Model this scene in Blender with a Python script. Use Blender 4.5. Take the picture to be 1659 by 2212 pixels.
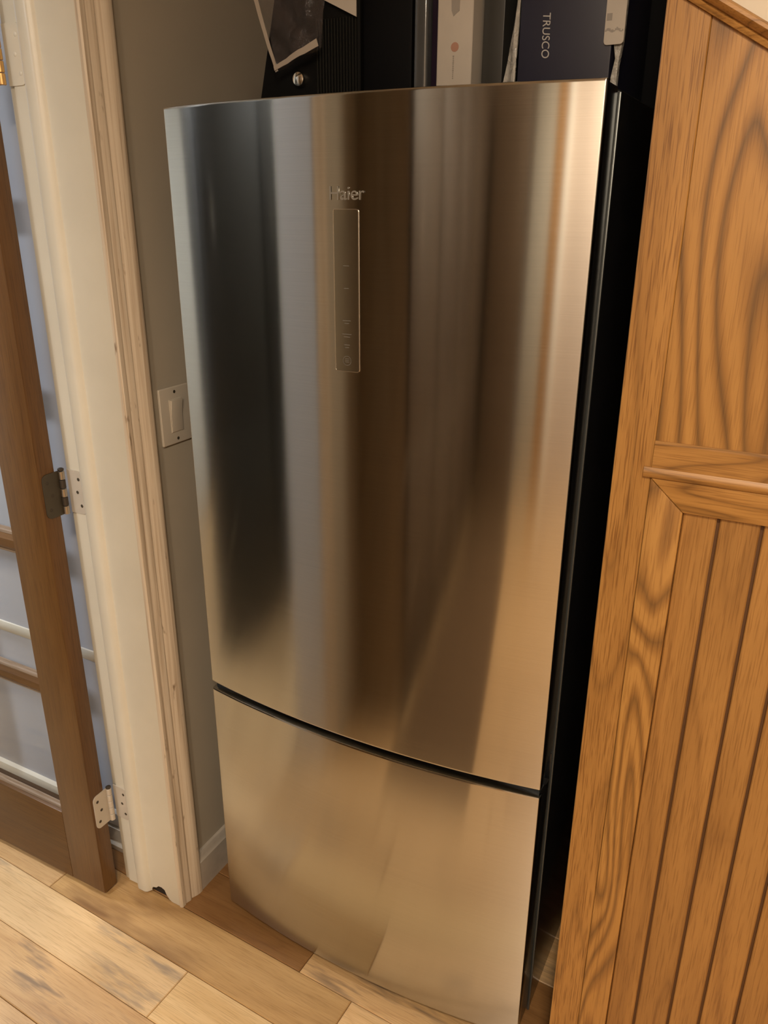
import bpy, bmesh, math, random
from mathutils import Matrix, Vector
random.seed(7)
for o in list(bpy.data.objects):
    bpy.data.objects.remove(o)
SC = bpy.context.scene
COL = SC.collection
PI = math.pi

# ------------------------------------------------------------------ camera
cam_d = bpy.data.cameras.new('camera')
cam = bpy.data.objects.new('camera', cam_d)
COL.objects.link(cam)
SC.camera = cam
RIGHT = Vector((0.88434706, 0.46680351, 0.00497706))
DOWN = Vector((0.17170356, -0.31533687, -0.93331696))
FWD = Vector((-0.43410618, 0.82623068, -0.35901906))
CP = Vector((0.61374, -1.07227, 1.54929))
m = Matrix.Identity(4)
for i in range(3):
    m[i][0], m[i][1], m[i][2], m[i][3] = RIGHT[i], -DOWN[i], -FWD[i], CP[i]
cam.matrix_world = m
cam_d.sensor_fit = 'VERTICAL'
cam_d.sensor_height = 36.0
cam_d.lens = 1696.118 * 36.0 / 2212.0
cam_d.clip_start = 0.02

# ------------------------------------------------------------------ world, light, exposure
W = bpy.data.worlds.new('world')
SC.world = W
W.use_nodes = True
W.node_tree.nodes['Background'].inputs[0].default_value = (0.9, 0.85, 0.8, 1)
W.node_tree.nodes['Background'].inputs[1].default_value = 0.02
SC.view_settings.view_transform = 'Standard'
SC.view_settings.look = 'None'
SC.view_settings.gamma = 1.0
SC.view_settings.use_curve_mapping = False
SC.view_settings.exposure = 0.14
SC.cycles.max_bounces = 10
SC.cycles.glossy_bounces = 6
SC.cycles.transmission_bounces = 8
SC.cycles.caustics_reflective = False
SC.cycles.caustics_refractive = False
SC.cycles.use_denoising = True
SC.cycles.sample_clamp_indirect = 6.0


def area(name, loc, target, size, power, color, size_y=None):
    d = bpy.data.lights.new(name, 'AREA')
    d.energy = power
    d.color = color
    d.size = size
    if size_y:
        d.shape = 'RECTANGLE'
        d.size_y = size_y
    o = bpy.data.objects.new(name, d)
    COL.objects.link(o)
    o.location = loc
    v = Vector(target) - Vector(loc)
    o.rotation_euler = v.to_track_quat('-Z', 'Y').to_euler()
    return o


WARM = (1.0, 0.84, 0.65)
WARM2 = (1.0, 0.78, 0.52)
LAMP1 = (0.80, -1.45, 2.40)
LAMP2 = (0.90, -2.60, 2.40)
L1 = dict(power=31, size=0.30, col=WARM)
L2 = dict(power=42, size=0.26, col=WARM)
FILL3 = (-1.75, -0.26, 2.40)  # added cool fill for the side room wall and near jamb
FILL4 = (-0.95, -1.85, 2.40)  # second added side-room fill, kept out of the steel's reflection
L4 = dict(power=24, size=0.50, col=(0.94, 0.96, 0.97))
L3 = dict(power=32, size=0.36, col=(0.94, 0.96, 0.97))
# ------------------------------------------------------------------ materials


def mat(name):
    mt = bpy.data.materials.new(name)
    mt.use_nodes = True
    nt = mt.node_tree
    return mt, nt, nt.nodes['Principled BSDF']


def node(nt, t, **kw):
    n = nt.nodes.new(t)
    for k, v in kw.items():
        setattr(n, k, v)
    return n


def lk(nt, a, b):
    nt.links.new(a, b)


def ramp(nt, fac, stops, interp='LINEAR'):
    n = nt.nodes.new('ShaderNodeValToRGB')
    cr = n.color_ramp
    cr.interpolation = interp
    while len(cr.elements) < len(stops):
        cr.elements.new(0.5)
    for e, (p, c) in zip(cr.elements, stops):
        e.position = p
        e.color = (c[0], c[1], c[2], 1)
    lk(nt, fac, n.inputs[0])
    return n.outputs[0]


def mixc(nt, fac, a, b, mode='MIX'):
    n = nt.nodes.new('ShaderNodeMix')
    n.data_type = 'RGBA'
    n.blend_type = mode
    for sock, v in ((n.inputs[0], fac), (n.inputs[6], a), (n.inputs[7], b)):
        if isinstance(v, (int, float)):
            sock.default_value = v
        elif isinstance(v, tuple):
            sock.default_value = (v[0], v[1], v[2], 1)
        else:
            lk(nt, v, sock)
    return n.outputs[2]


def math_n(nt, op, a, b=0.0):
    n = nt.nodes.new('ShaderNodeMath')
    n.operation = op
    for s, v in ((n.inputs[0], a), (n.inputs[1], b)):
        if isinstance(v, (int, float)):
            s.default_value = v
        else:
            lk(nt, v, s)
    return n.outputs[0]


def noise(nt, vec, scale, detail=2.0, rough=0.5, dist=0.0):
    n = nt.nodes.new('ShaderNodeTexNoise')
    n.inputs['Scale'].default_value = scale
    n.inputs['Detail'].default_value = detail
    n.inputs['Roughness'].default_value = rough
    n.inputs['Distortion'].default_value = dist
    lk(nt, vec, n.inputs['Vector'])
    return n.outputs['Fac']


def coords(nt, scale, rnd=True):
    tc = nt.nodes.new('ShaderNodeTexCoord')
    vec = tc.outputs['Object']
    if rnd:
        oi = nt.nodes.new('ShaderNodeObjectInfo')
        mul = nt.nodes.new('ShaderNodeVectorMath')
        mul.operation = 'MULTIPLY_ADD'
        cmb = nt.nodes.new('ShaderNodeCombineXYZ')
        for i, k in enumerate((3.7, 5.3, 2.9)):
            lk(nt, math_n(nt, 'MULTIPLY', oi.outputs['Random'], k), cmb.inputs[i])
        mul.inputs[1].default_value = (1, 1, 1)
        lk(nt, vec, mul.inputs[0])
        lk(nt, cmb.outputs[0], mul.inputs[2])
        vec = mul.outputs[0]
    mp = nt.nodes.new('ShaderNodeMapping')
    mp.inputs['Scale'].default_value = scale
    lk(nt, vec, mp.inputs['Vector'])
    return mp.outputs[0], vec


def stretch(nt, vec, s):
    mp = nt.nodes.new('ShaderNodeMapping')
    mp.inputs['Scale'].default_value = s
    lk(nt, vec, mp.inputs['Vector'])
    return mp.outputs[0]


def bump(nt, bsdf, h, strength, dist=0.002):
    b = nt.nodes.new('ShaderNodeBump')
    b.inputs['Strength'].default_value = strength
    b.inputs['Distance'].default_value = dist
    lk(nt, h, b.inputs['Height'])
    lk(nt, b.outputs[0], bsdf.inputs['Normal'])


def wood(name, axis, light, mid, dark, rings=13.0, ring_amt=0.55, across=6.0, along=0.7, pores=0.5,
         rough=0.42, vary=0.12, spots=None, wide=False, big_spots=False):
    mt, nt, b = mat(name)
    sc = [across] * 3
    sc[axis] = along
    v, raw = coords(nt, tuple(sc))
    n1 = noise(nt, v, 1.0, 1.5, 0.45, 0.35)
    f = math_n(nt, 'FRACT', math_n(nt, 'MULTIPLY', n1, rings))
    if wide:
        ringc = ramp(nt, f, [(0.0, dark), (0.16, mid), (0.34, light), (0.62, light), (0.80, mid), (1.0, dark)])
    else:
        ringc = ramp(nt, f, [(0.0, dark), (0.10, mid), (0.45, light), (0.78, light), (0.93, mid), (1.0, dark)])
    s2 = [70.0] * 3
    s2[axis] = 2.2
    n2 = noise(nt, stretch(nt, raw, tuple(s2)), 1.0, 3.0, 0.6)
    base = mixc(nt, ring_amt, ramp(nt, n2, [(0.30, mid), (0.65, light)]), ringc)
    s3 = [520.0] * 3
    s3[axis] = 16.0
    n3 = noise(nt, stretch(nt, raw, tuple(s3)), 1.0, 2.0, 0.6)
    pc = ramp(nt, n3, [(0.36, (0.50, 0.42, 0.34)), (0.50, (1, 1, 1))])
    c = mixc(nt, pores, base, pc, 'MULTIPLY')
    s4 = [9.0] * 3
    s4[axis] = 1.4
    n4 = noise(nt, stretch(nt, raw, tuple(s4)), 1.0, 2.0, 0.5)
    c = mixc(nt, 0.45, c, ramp(nt, n4, [(0.30, (0.72, 0.68, 0.62)), (0.62, (1.12, 1.10, 1.06))]), 'MULTIPLY')
    if spots:
        s5 = [12.0 if big_spots else 38.0] * 3
        s5[axis] = 2.6 if big_spots else 6.0
        n5 = noise(nt, stretch(nt, raw, tuple(s5)), 1.0, 3.0, 0.62)
        s6 = [7.0] * 3
        s6[axis] = 2.5
        n6 = noise(nt, stretch(nt, raw, tuple(s6)), 1.0, 1.0, 0.5)
        k = math_n(nt, 'MULTIPLY', ramp(nt, n5, [(0.42 if big_spots else 0.52, (0, 0, 0)), (0.60 if big_spots else 0.70, (1, 1, 1))]),
                   ramp(nt, n6, [(0.42, (0, 0, 0)), (0.58, (1, 1, 1))]))
        c = mixc(nt, k, c, spots)
    oi = nt.nodes.new('ShaderNodeObjectInfo')
    rv = ramp(nt, oi.outputs['Random'], [(0.0, (1 - vary * 1.6, 1 - vary * 1.9, 1 - vary * 2.2)), (0.5, (1, 1, 1)),
                                         (1.0, (1 + vary * 0.6, 1 + vary * 0.6, 1 + vary * 0.6))])
    c = mixc(nt, 1.0, c, rv, 'MULTIPLY')
    lk(nt, c, b.inputs['Base Color'])
    b.inputs['Roughness'].default_value = rough
    bump(nt, b, n3, 0.12, 0.0006)
    return mt


OAK_L, OAK_M, OAK_D = (0.435, 0.222, 0.060), (0.325, 0.156, 0.039), (0.165, 0.077, 0.020)
M = {}
M['oak_z'] = wood('oak_upright_grain', 2, OAK_L, OAK_M, OAK_D, rings=10, ring_amt=0.45, across=9, along=0.6, pores=0.8, vary=0.05)
M['oak_cath'] = wood('oak_cathedral_grain', 2, OAK_L, OAK_M, (0.15, 0.075, 0.022), rings=32, ring_amt=0.90, across=5.0, along=0.80, pores=0.4, vary=0.03, wide=True)
M['oak_swirl'] = wood('oak_swirl_grain', 2, (0.47, 0.245, 0.066), OAK_M, (0.185, 0.09, 0.024), rings=22, ring_amt=0.85, across=8.0, along=1.4, pores=0.5, vary=0.03, wide=True)
M['oak_x'] = wood('oak_level_grain', 0, OAK_L, OAK_M, OAK_D, rings=14, ring_amt=0.75, across=13, along=1.3, vary=0.05)
M['oak_board'] = wood('oak_board_grain', 2, (0.385, 0.196, 0.056), (0.31, 0.152, 0.042), (0.22, 0.102, 0.028), rings=7, ring_amt=0.5,
                      across=7, along=1.0, vary=0.08)
M['door_z'] = wood('door_wood_upright', 2, (0.132, 0.062, 0.017), (0.105, 0.047, 0.0125), (0.07, 0.03, 0.008), rings=7, ring_amt=0.25,
                   across=8, along=0.5, rough=0.36, vary=0.05)
M['door_x'] = wood('door_wood_level', 0, (0.132, 0.062, 0.017), (0.105, 0.047, 0.0125), (0.07, 0.03, 0.008), rings=7, ring_amt=0.25,
                   across=8, along=0.5, rough=0.36, vary=0.05)
M['bead'] = wood('daylit_bead_wood', 0, (0.27, 0.20, 0.145), (0.23, 0.165, 0.115), (0.16, 0.11, 0.075), rings=6, ring_amt=0.2, across=8, along=0.6, rough=0.3, vary=0.05)  # grey tone stands for daylight reflected off the beads
M['plank'] = wood('floor_plank_wood', 0, (0.72, 0.48, 0.245), (0.62, 0.39, 0.182), (0.45, 0.24, 0.095), rings=9, ring_amt=0.30,
                  across=5.5, along=0.9, pores=0.35, rough=0.34, vary=0.18, spots=(0.28, 0.19, 0.115))
PL = dict(rings=9, ring_amt=0.38, across=5.5, along=0.9, pores=0.35, rough=0.34, vary=0.03)
M['plank_brown'] = wood('brown_plank_wood', 0, (0.29, 0.150, 0.056), (0.23, 0.112, 0.040), (0.16, 0.074, 0.025), **PL)
M['plank_figured'] = wood('figured_plank_wood', 0, (0.58, 0.365, 0.16), (0.47, 0.28, 0.112), (0.34, 0.19, 0.072), spots=(0.22, 0.115, 0.046),
                          big_spots=True, **PL)  # figured plank, base also darkened for the shade at the jamb foot
M['plank_knotty'] = wood('knotty_plank_wood', 0, (0.745, 0.525, 0.288), (0.67, 0.455, 0.235), (0.58, 0.36, 0.165), spots=(0.36, 0.265, 0.175), **PL)
M['plank_pale'] = wood('pale_plank_wood', 0, (0.76, 0.53, 0.27), (0.69, 0.455, 0.212), (0.62, 0.39, 0.165), **PL)
M['cab_lit'] = wood('lit_cabinet_wood', 2, (0.40, 0.32, 0.235), (0.34, 0.27, 0.195), (0.25, 0.19, 0.135), rings=8, rough=0.45)  # pantry body, lightened to stand for light on its end panel
M['cab_dark'] = wood('shaded_cabinet_wood', 2, (0.062, 0.043, 0.027), (0.05, 0.034, 0.021), (0.03, 0.02, 0.012), rings=8, rough=0.45)  # pantry doors darkened for shade on their fronts; also cupboard body
M['cab_mid'] = wood('cupboard_door_wood', 2, (0.17, 0.120, 0.078), (0.14, 0.097, 0.062), (0.09, 0.06, 0.037), rings=8, rough=0.45)


M['dark_band'] = wood('dark_band_wood', 2, (0.036, 0.033, 0.026), (0.029, 0.027, 0.021), (0.018, 0.016, 0.012), rings=6, rough=0.5)  # near black of the added cupboard


def paint(name, col, rough=0.5, var=0.06, sc=3.0, bstr=0.05, stretch_z=None):
    mt, nt, b = mat(name)
    v, raw = coords(nt, (1, 1, 1), rnd=False)
    if stretch_z:
        v = stretch(nt, raw, stretch_z)
    n = noise(nt, v, sc, 3.0, 0.6)
    lo = tuple(c * (1 - var) for c in col)
    hi = tuple(c * (1 + var) for c in col)
    lk(nt, ramp(nt, n, [(0.3, lo), (0.7, hi)]), b.inputs['Base Color'])
    b.inputs['Roughness'].default_value = rough
    if bstr:
        bump(nt, b, noise(nt, raw, 140.0, 2.0, 0.5), bstr, 0.001)
    return mt


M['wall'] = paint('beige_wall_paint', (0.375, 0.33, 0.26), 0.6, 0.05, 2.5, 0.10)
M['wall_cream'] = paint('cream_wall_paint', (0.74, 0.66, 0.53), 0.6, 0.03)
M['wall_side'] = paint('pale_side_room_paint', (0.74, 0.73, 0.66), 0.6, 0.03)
M['wall_blue'] = paint('lavender_blue_paint', (0.53, 0.555, 0.66), 0.6, 0.03)
M['wall_rear'] = paint('pinkish_cream_wall_paint', (0.56, 0.47, 0.40), 0.6, 0.03)
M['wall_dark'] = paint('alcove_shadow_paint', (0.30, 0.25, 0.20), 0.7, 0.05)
M['ceiling'] = paint('ceiling_paint', (0.75, 0.70, 0.62), 0.7, 0.03)
M['trim'] = paint('cream_trim_gloss', (0.65, 0.605, 0.50), 0.33, 0.05, 5.0, 0.05)
M['base_white'] = paint('white_baseboard_gloss', (0.66, 0.61, 0.54), 0.3, 0.05)
M['white_paint'] = paint('bright_white_paint', (0.85, 0.82, 0.76), 0.4, 0.02)
M['grey_board'] = paint('stone_grey_paint', (0.40, 0.375, 0.32), 0.5, 0.03)
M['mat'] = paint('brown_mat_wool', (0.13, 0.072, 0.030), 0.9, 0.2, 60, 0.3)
M['base_shaded'] = paint('shaded_baseboard_gloss', (0.40, 0.355, 0.30), 0.4, 0.12, 18)  # white baseboard darkened for the shade beside the refrigerator
M['switch'] = paint('switch_plastic', (0.50, 0.445, 0.365), 0.32, 0.02, 3, 0)
M['subfloor'] = paint('dark_joint_filler', (0.10, 0.055, 0.025), 0.8, 0.1)
M['void'] = paint('dark_notch_shade', (0.022, 0.014, 0.008), 0.9, 0.1)
M['groove'] = paint('dark_groove_shade', (0.10, 0.042, 0.012), 0.7, 0.1)  # backing tone with the shade of the groove depth in it


def casing_mat():
    # old paint over stripped wood: streaks that run up the moulding, worn patches
    mt, nt, b = mat('worn_casing_paint')
    v, raw = coords(nt, (1, 1, 1), rnd=False)
    n = noise(nt, stretch(nt, raw, (160, 160, 2.5)), 1.0, 4.0, 0.6)
    c = ramp(nt, n, [(0.34, (0.44, 0.34, 0.24)), (0.50, (0.61, 0.51, 0.39)), (0.66, (0.68, 0.59, 0.47))])
    n2 = noise(nt, stretch(nt, raw, (60, 60, 14)), 1.0, 3.0, 0.6)
    c = mixc(nt, ramp(nt, n2, [(0.66, (0, 0, 0)), (0.74, (1, 1, 1))]), c, (0.24, 0.17, 0.11))
    lk(nt, c, b.inputs['Base Color'])
    b.inputs['Roughness'].default_value = 0.42
    bump(nt, b, n, 0.15, 0.001)
    return mt


M['casing'] = casing_mat()


def plain(name, col, rough, metal=0.0, coat=0.0, var=0.04, sc=20.0):
    mt, nt, b = mat(name)
    v, raw = coords(nt, (1, 1, 1), rnd=False)
    n = noise(nt, raw, sc, 2.0, 0.5)
    lk(nt, ramp(nt, n, [(0.3, tuple(c * (1 - var) for c in col)), (0.7, tuple(c * (1 + var) for c in col))]), b.inputs['Base Color'])
    b.inputs['Roughness'].default_value = rough
    b.inputs['Metallic'].default_value = metal
    b.inputs['Coat Weight'].default_value = coat
    if max(col) < 0.02 and rough > 0.35:
        b.inputs['Specular IOR Level'].default_value = 0.10
    b.inputs['Coat Roughness'].default_value = 0.1
    return mt


def stainless():
    mt, nt, b = mat('brushed_stainless_steel')
    v, raw = coords(nt, (1, 1, 1), rnd=False)
    n = noise(nt, stretch(nt, raw, (5, 5, 900)), 1.0, 3.0, 0.6)
    lk(nt, ramp(nt, n, [(0.3, (0.505, 0.505, 0.485)), (0.7, (0.545, 0.545, 0.522))]), b.inputs['Base Color'])
    b.inputs['Metallic'].default_value = 1.0
    lk(nt, ramp(nt, n, [(0.3, (0.125, 0.125, 0.125)), (0.7, (0.135, 0.135, 0.135))]), b.inputs['Roughness'])
    b.inputs['Anisotropic'].default_value = 1.0
    tg = nt.nodes.new('ShaderNodeTangent')
    tg.direction_type = 'UV_MAP'
    tg.uv_map = 'UVMap'
    lk(nt, tg.outputs[0], b.inputs['Tangent'])
    return mt


M['steel'] = stainless()
M['steel_edge'] = plain('bright_steel_edge', (0.80, 0.77, 0.72), 0.18, 1.0, 0, 0.02)
M['highlight_grey'] = plain('grey_edge_highlight', (0.10, 0.105, 0.10), 0.3, 0.6)
M['display'] = plain('smoked_display_glass', (0.46, 0.46, 0.42), 0.13, 1.0, 0.0, 0.02, 3)
M['badge'] = plain('polished_badge_metal', (0.34, 0.32, 0.28), 0.30, 0.6)
M['icon'] = plain('faint_icon_print', (0.20, 0.19, 0.17), 0.4, 0.4)
M['black_gloss'] = plain('black_gloss_enamel', (0.010, 0.010, 0.011), 0.22, 0.0, 0.2)
M['black_plastic'] = plain('black_plastic', (0.0035, 0.0032, 0.003), 0.5)
M['black_card'] = plain('black_card', (0.0022, 0.0022, 0.0026), 0.6)
M['black_rib'] = plain('black_ribs', (0.008, 0.0075, 0.006), 0.5)
M['gasket'] = plain('dark_blue_grey_gasket', (0.014, 0.018, 0.024), 0.4)
M['chrome'] = plain('chrome', (0.80, 0.76, 0.68), 0.16, 1.0)
M['nickel'] = plain('satin_nickel', (0.55, 0.50, 0.42), 0.30, 1.0)
M['hinge_dark'] = plain('dark_hinge_steel', (0.085, 0.070, 0.048), 0.45, 0.5)  # dark tone stands for shade on the door-edge leaf
M['hinge_paint'] = plain('painted_hinge_leaf', (0.56, 0.50, 0.42), 0.35, 0.1)
M['brass'] = plain('warm_brass', (0.66, 0.40, 0.15), 0.35, 0.7)
M['screw'] = plain('dark_screw', (0.07, 0.055, 0.04), 0.5, 0.5)
M['navy'] = plain('navy_card', (0.0075, 0.0075, 0.021), 0.5, 0, 0.1, 0.06, 8)
M['silver'] = plain('silver_foil', (0.50, 0.48, 0.46), 0.35, 0.5)
M['white_card'] = plain('white_card', (0.40, 0.35, 0.295), 0.5)
M['red_print'] = plain('faded_red_print', (0.33, 0.17, 0.115), 0.5)
M['grey_print'] = plain('grey_print', (0.24, 0.21, 0.18), 0.5)
M['slate'] = plain('slate_grey_gloss', (0.055, 0.056, 0.056), 0.16, 0.0, 0.8)
M['charcoal'] = plain('charcoal_card', (0.030, 0.029, 0.026), 0.35)
M['plum'] = plain('plum_black_card', (0.016, 0.009, 0.018), 0.4)
M['lamp'] = None


def film(name, col, opac, rough=0.12):
    mt, nt, b = mat(name)
    out = nt.nodes['Material Output']
    tr = nt.nodes.new('ShaderNodeBsdfTransparent')
    mx = nt.nodes.new('ShaderNodeMixShader')
    v, raw = coords(nt, (1, 1, 1), rnd=False)
    n = noise(nt, raw, 55.0, 3.0, 0.6, 1.2)
    b.inputs['Base Color'].default_value = (*col, 1)
    b.inputs['Roughness'].default_value = rough
    bump(nt, b, n, 0.9, 0.005)
    lk(nt, ramp(nt, n, [(0.3, (opac * 0.7,) * 3), (0.75, (min(1, opac * 1.4),) * 3)]), mx.inputs[0])
    lk(nt, tr.outputs[0], mx.inputs[1])
    lk(nt, b.outputs[0], mx.inputs[2])
    lk(nt, mx.outputs[0], out.inputs[0])
    return mt


M['film'] = film('crinkled_clear_film', (0.16, 0.13, 0.12), 0.12, 0.12)
M['film_pale'] = film('cloudy_clear_film', (0.48, 0.45, 0.40), 0.72, 0.22)
M['film_hem'] = plain('white_film_hem', (0.30, 0.25, 0.20), 0.55)


def glass():
    mt, nt, b = mat('window_glass')
    out = nt.nodes['Material Output']
    tr = nt.nodes.new('ShaderNodeBsdfTransparent')
    tr.inputs[0].default_value = (0.97, 0.985, 0.98, 1)
    gl = nt.nodes.new('ShaderNodeBsdfGlossy')
    gl.inputs['Roughness'].default_value = 0.03
    lw = nt.nodes.new('ShaderNodeLayerWeight')
    lw.inputs[0].default_value = 0.5
    fac = math_n(nt, 'ADD', math_n(nt, 'MULTIPLY', math_n(nt, 'POWER', lw.outputs['Facing'], 5.0), 0.9), 0.04)
    mx = nt.nodes.new('ShaderNodeMixShader')
    lk(nt, fac, mx.inputs[0])
    lk(nt, tr.outputs[0], mx.inputs[1])
    lk(nt, gl.outputs[0], mx.inputs[2])
    lk(nt, mx.outputs[0], out.inputs[0])
    return mt


M['glass'] = glass()


def emit(name, col, s):
    mt, nt, b = mat(name)
    b.inputs['Base Color'].default_value = (*col, 1)
    b.inputs['Emission Color'].default_value = (*col, 1)
    b.inputs['Emission Strength'].default_value = s
    return mt


M['fill_cool'] = emit('cool_fill_diffuser', (0.78, 0.86, 1.0), 3.0)
M['lamp'] = emit('lamp_diffuser', (1.0, 0.80, 0.55), 3.0)

# ------------------------------------------------------------------ mesh helpers


def bx(bm, x0, x1, y0, y1, z0, z1):
    vs = [bm.verts.new(p) for p in ((x0, y0, z0), (x1, y0, z0), (x1, y1, z0), (x0, y1, z0),
                                    (x0, y0, z1), (x1, y0, z1), (x1, y1, z1), (x0, y1, z1))]
    for f in ((3, 2, 1, 0), (4, 5, 6, 7), (0, 1, 5, 4), (1, 2, 6, 5), (2, 3, 7, 6), (3, 0, 4, 7)):
        bm.faces.new([vs[i] for i in f])
    return vs


def prism(bm, pts, axis, a0, a1):
    """pts: outline in the two other axes (in x,y,z order), extruded along axis."""
    def P(p, a):
        q = [p[0], p[1]]
        q.insert(axis, a)
        return q
    lo = [bm.verts.new(P(p, a0)) for p in pts]
    hi = [bm.verts.new(P(p, a1)) for p in pts]
    n = len(pts)
    bm.faces.new(lo)
    bm.faces.new(list(reversed(hi)))
    for i in range(n):
        j = (i + 1) % n
        bm.faces.new((lo[j], lo[i], hi[i], hi[j]))


def lathe(bm, prof, c, axis='z', seg=24):
    """prof: (radius, height) pairs, closed on the axis at both ends."""
    rings = []
    for r, h in prof:
        ring = []
        for k in range(seg):
            a = 2 * PI * k / seg
            u, v = r * math.cos(a), r * math.sin(a)
            p = {'z': (u, v, h), 'y': (u, h, v), 'x': (h, u, v)}[axis]
            ring.append(bm.verts.new((c[0] + p[0], c[1] + p[1], c[2] + p[2])))
        rings.append(ring)
    for a, b in zip(rings, rings[1:]):
        for k in range(seg):
            j = (k + 1) % seg
            bm.faces.new((a[k], a[j], b[j], b[k]))
    bm.faces.new(list(reversed(rings[0])))
    bm.faces.new(rings[-1])


def bevel(bm, w, seg=2):
    bmesh.ops.recalc_face_normals(bm, faces=bm.faces)
    es = [e for e in bm.edges if len(e.link_faces) == 2 and e.calc_face_angle(0) > 0.5]
    bmesh.ops.bevel(bm, geom=es, offset=w, segments=seg, affect='EDGES', profile=0.6, clamp_overlap=True)


def obj(name, bm, m_, parent=None, smooth=True, origin=None):
    bmesh.ops.recalc_face_normals(bm, faces=bm.faces)
    if origin is not None:
        for v in bm.verts:
            v.co -= Vector(origin)
    me = bpy.data.meshes.new(name)
    bm.to_mesh(me)
    bm.free()
    if m_ is not None:
        me.materials.append(m_)
    o = bpy.data.objects.new(name, me)
    COL.objects.link(o)
    if origin is not None:
        o.location = origin
    if smooth:
        me.polygons.foreach_set('use_smooth', [True] * len(me.polygons))
        try:
            me.set_sharp_from_angle(angle=math.radians(35))
        except Exception:
            pass
    if parent:
        o.parent = parent
        if parent.type == 'EMPTY':
            o.location = Vector(o.location) - parent.location
        else:
            o.location = Vector(o.location) - base_of(parent)
    return o


def base_of(o):
    v = Vector(o.location)
    while o.parent:
        o = o.parent
        v = v + Vector(o.location)
    return v


def boxo(name, x0, x1, y0, y1, z0, z1, m_, parent=None, bev=0.0, seg=2):
    bm = bmesh.new()
    bx(bm, x0, x1, y0, y1, z0, z1)
    if bev:
        bevel(bm, bev, seg)
    c = ((x0 + x1) / 2, (y0 + y1) / 2, (z0 + z1) / 2)
    return obj(name, bm, m_, parent, origin=c)


def thing(name, label, cat, loc=(0, 0, 0), group=None):
    o = bpy.data.objects.new(name, None)
    COL.objects.link(o)
    o.location = loc
    o.empty_display_size = 0.05
    o['label'] = label
    o['category'] = cat
    if group:
        o['group'] = group
    return o


def tag(o, label, cat, group=None):
    o['label'] = label
    o['category'] = cat
    if group:
        o['group'] = group
    return o


def struct(o, label=None, cat=None):
    o['kind'] = 'structure'
    if label:
        o['label'] = label
    if cat:
        o['category'] = cat
    return o


def text_mesh(name, body, size, m_, parent, mat4, depth=0.0006, shear=0.0, sx=1.0):
    cu = bpy.data.curves.new(name, 'FONT')
    cu.body = body
    cu.size = size
    cu.extrude = depth
    cu.shear = shear
    cu.align_x = 'CENTER'
    cu.align_y = 'CENTER'
    t = bpy.data.objects.new(name, cu)
    COL.objects.link(t)
    dg = bpy.context.evaluated_depsgraph_get()
    me = bpy.data.meshes.new_from_object(t.evaluated_get(dg))
    bpy.data.objects.remove(t)
    me.transform(mat4 @ Matrix.Diagonal((sx, 1, 1, 1)))
    me.materials.clear()
    me.materials.append(m_)
    o = bpy.data.objects.new(name, me)
    COL.objects.link(o)
    o.parent = parent
    o.location = -base_of(parent)
    return o


# ================================================================== SETTING
LW = -0.465          # face of the kitchen's left wall
SX = -0.627          # side-room face of that wall
JY = -0.05           # far door jamb, faces -y
NJ = -0.60           # near door jamb
CEIL = 2.44
YB = 0.75            # alcove back wall
YR = -3.10           # kitchen rear wall
XR = 1.95            # kitchen right wall
XS = -2.80           # side room's far wall
DH = 2.06            # door opening height

floor = struct(boxo('floor', XS - 0.1, XR + 0.1, YR - 0.1, YB + 0.1, -0.06, -0.012, M['subfloor']),
               'floor of tan wooden planks running across the front of the refrigerator', 'floor')
TH = -0.04
ct, st_ = math.cos(TH), math.sin(TH)


def plank(u0, u1, v0, v1, dz, m_=None):
    bm = bmesh.new()
    bx(bm, u0, u1, v0, v1, -0.012, 0.0)
    top = [e for e in bm.edges if all(abs(v.co.z) < 1e-6 for v in e.verts)]
    bmesh.ops.bevel(bm, geom=top, offset=0.0016, segments=1, affect='EDGES')
    cu, cv = (u0 + u1) / 2, (v0 + v1) / 2
    o = obj('plank', bm, m_ or M['plank'], None, smooth=False, origin=(cu, cv, 0))
    o.location = (cu * ct - cv * st_, cu * st_ + cv * ct, dz)
    o.rotation_euler = (0, 0, TH)
    o.parent = floor
    o.location = Vector(o.location) - Vector(floor.location)


fixed = {0: [-1.55, -0.78, 0.66], 1: [-1.28, -0.327, 0.52], -1: [-1.0, -0.118, 0.9], 2: [-1.0, -0.05, 0.8]}
PW = 0.1215
for k in range(-7, 25):
    v1 = -0.0655 - PW * k
    v0 = v1 - PW
    js = list(fixed.get(k, []))
    if not js:
        u = -2.6 + random.uniform(0, 0.9)
        while u < 1.8:
            js.append(u)
            u += random.uniform(0.45, 1.15)
    js = [-2.68] + [j for j in js if -2.5 < j < 1.7] + [1.84]
    js = sorted(js)
    while max(b - a for a, b in zip(js, js[1:])) > 1.35:
        i = max(range(len(js) - 1), key=lambda q: js[q + 1] - js[q])
        js.insert(i + 1, js[i] + (js[i + 1] - js[i]) * random.uniform(0.4, 0.6))
    for a, b in zip(js, js[1:]):
        mk = None
        if (k == -1 and b < 0 and a > -1.2) or (k == -2 and a < 0.4 and b > -0.55):
            mk = M['plank_brown']
        elif k == 0 and -0.8 < a < 0:
            mk = M['plank_figured']
        elif k == 1 and -1.3 < a < -0.4:
            mk = M['plank_knotty']
        elif k == 1 and -0.4 < a < 0:
            mk = M['plank_pale']
        plank(a + 0.0007, b - 0.0007, v0 + 0.0006, v1 - 0.0006, random.uniform(-0.0005, 0.0), mk)

struct(boxo('ceiling', XS - 0.1, XR + 0.1, YR - 0.1, YB + 0.1, CEIL, CEIL + 0.08, M['ceiling']),
       'pale ceiling over kitchen and side room', 'ceiling')


def wall(name, x0, x1, y0, y1, z0=-0.012, z1=CEIL, m_=None, label=None):
    return struct(boxo(name, x0, x1, y0, y1, z0, z1, m_ or M['wall']), label, 'wall')


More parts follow.
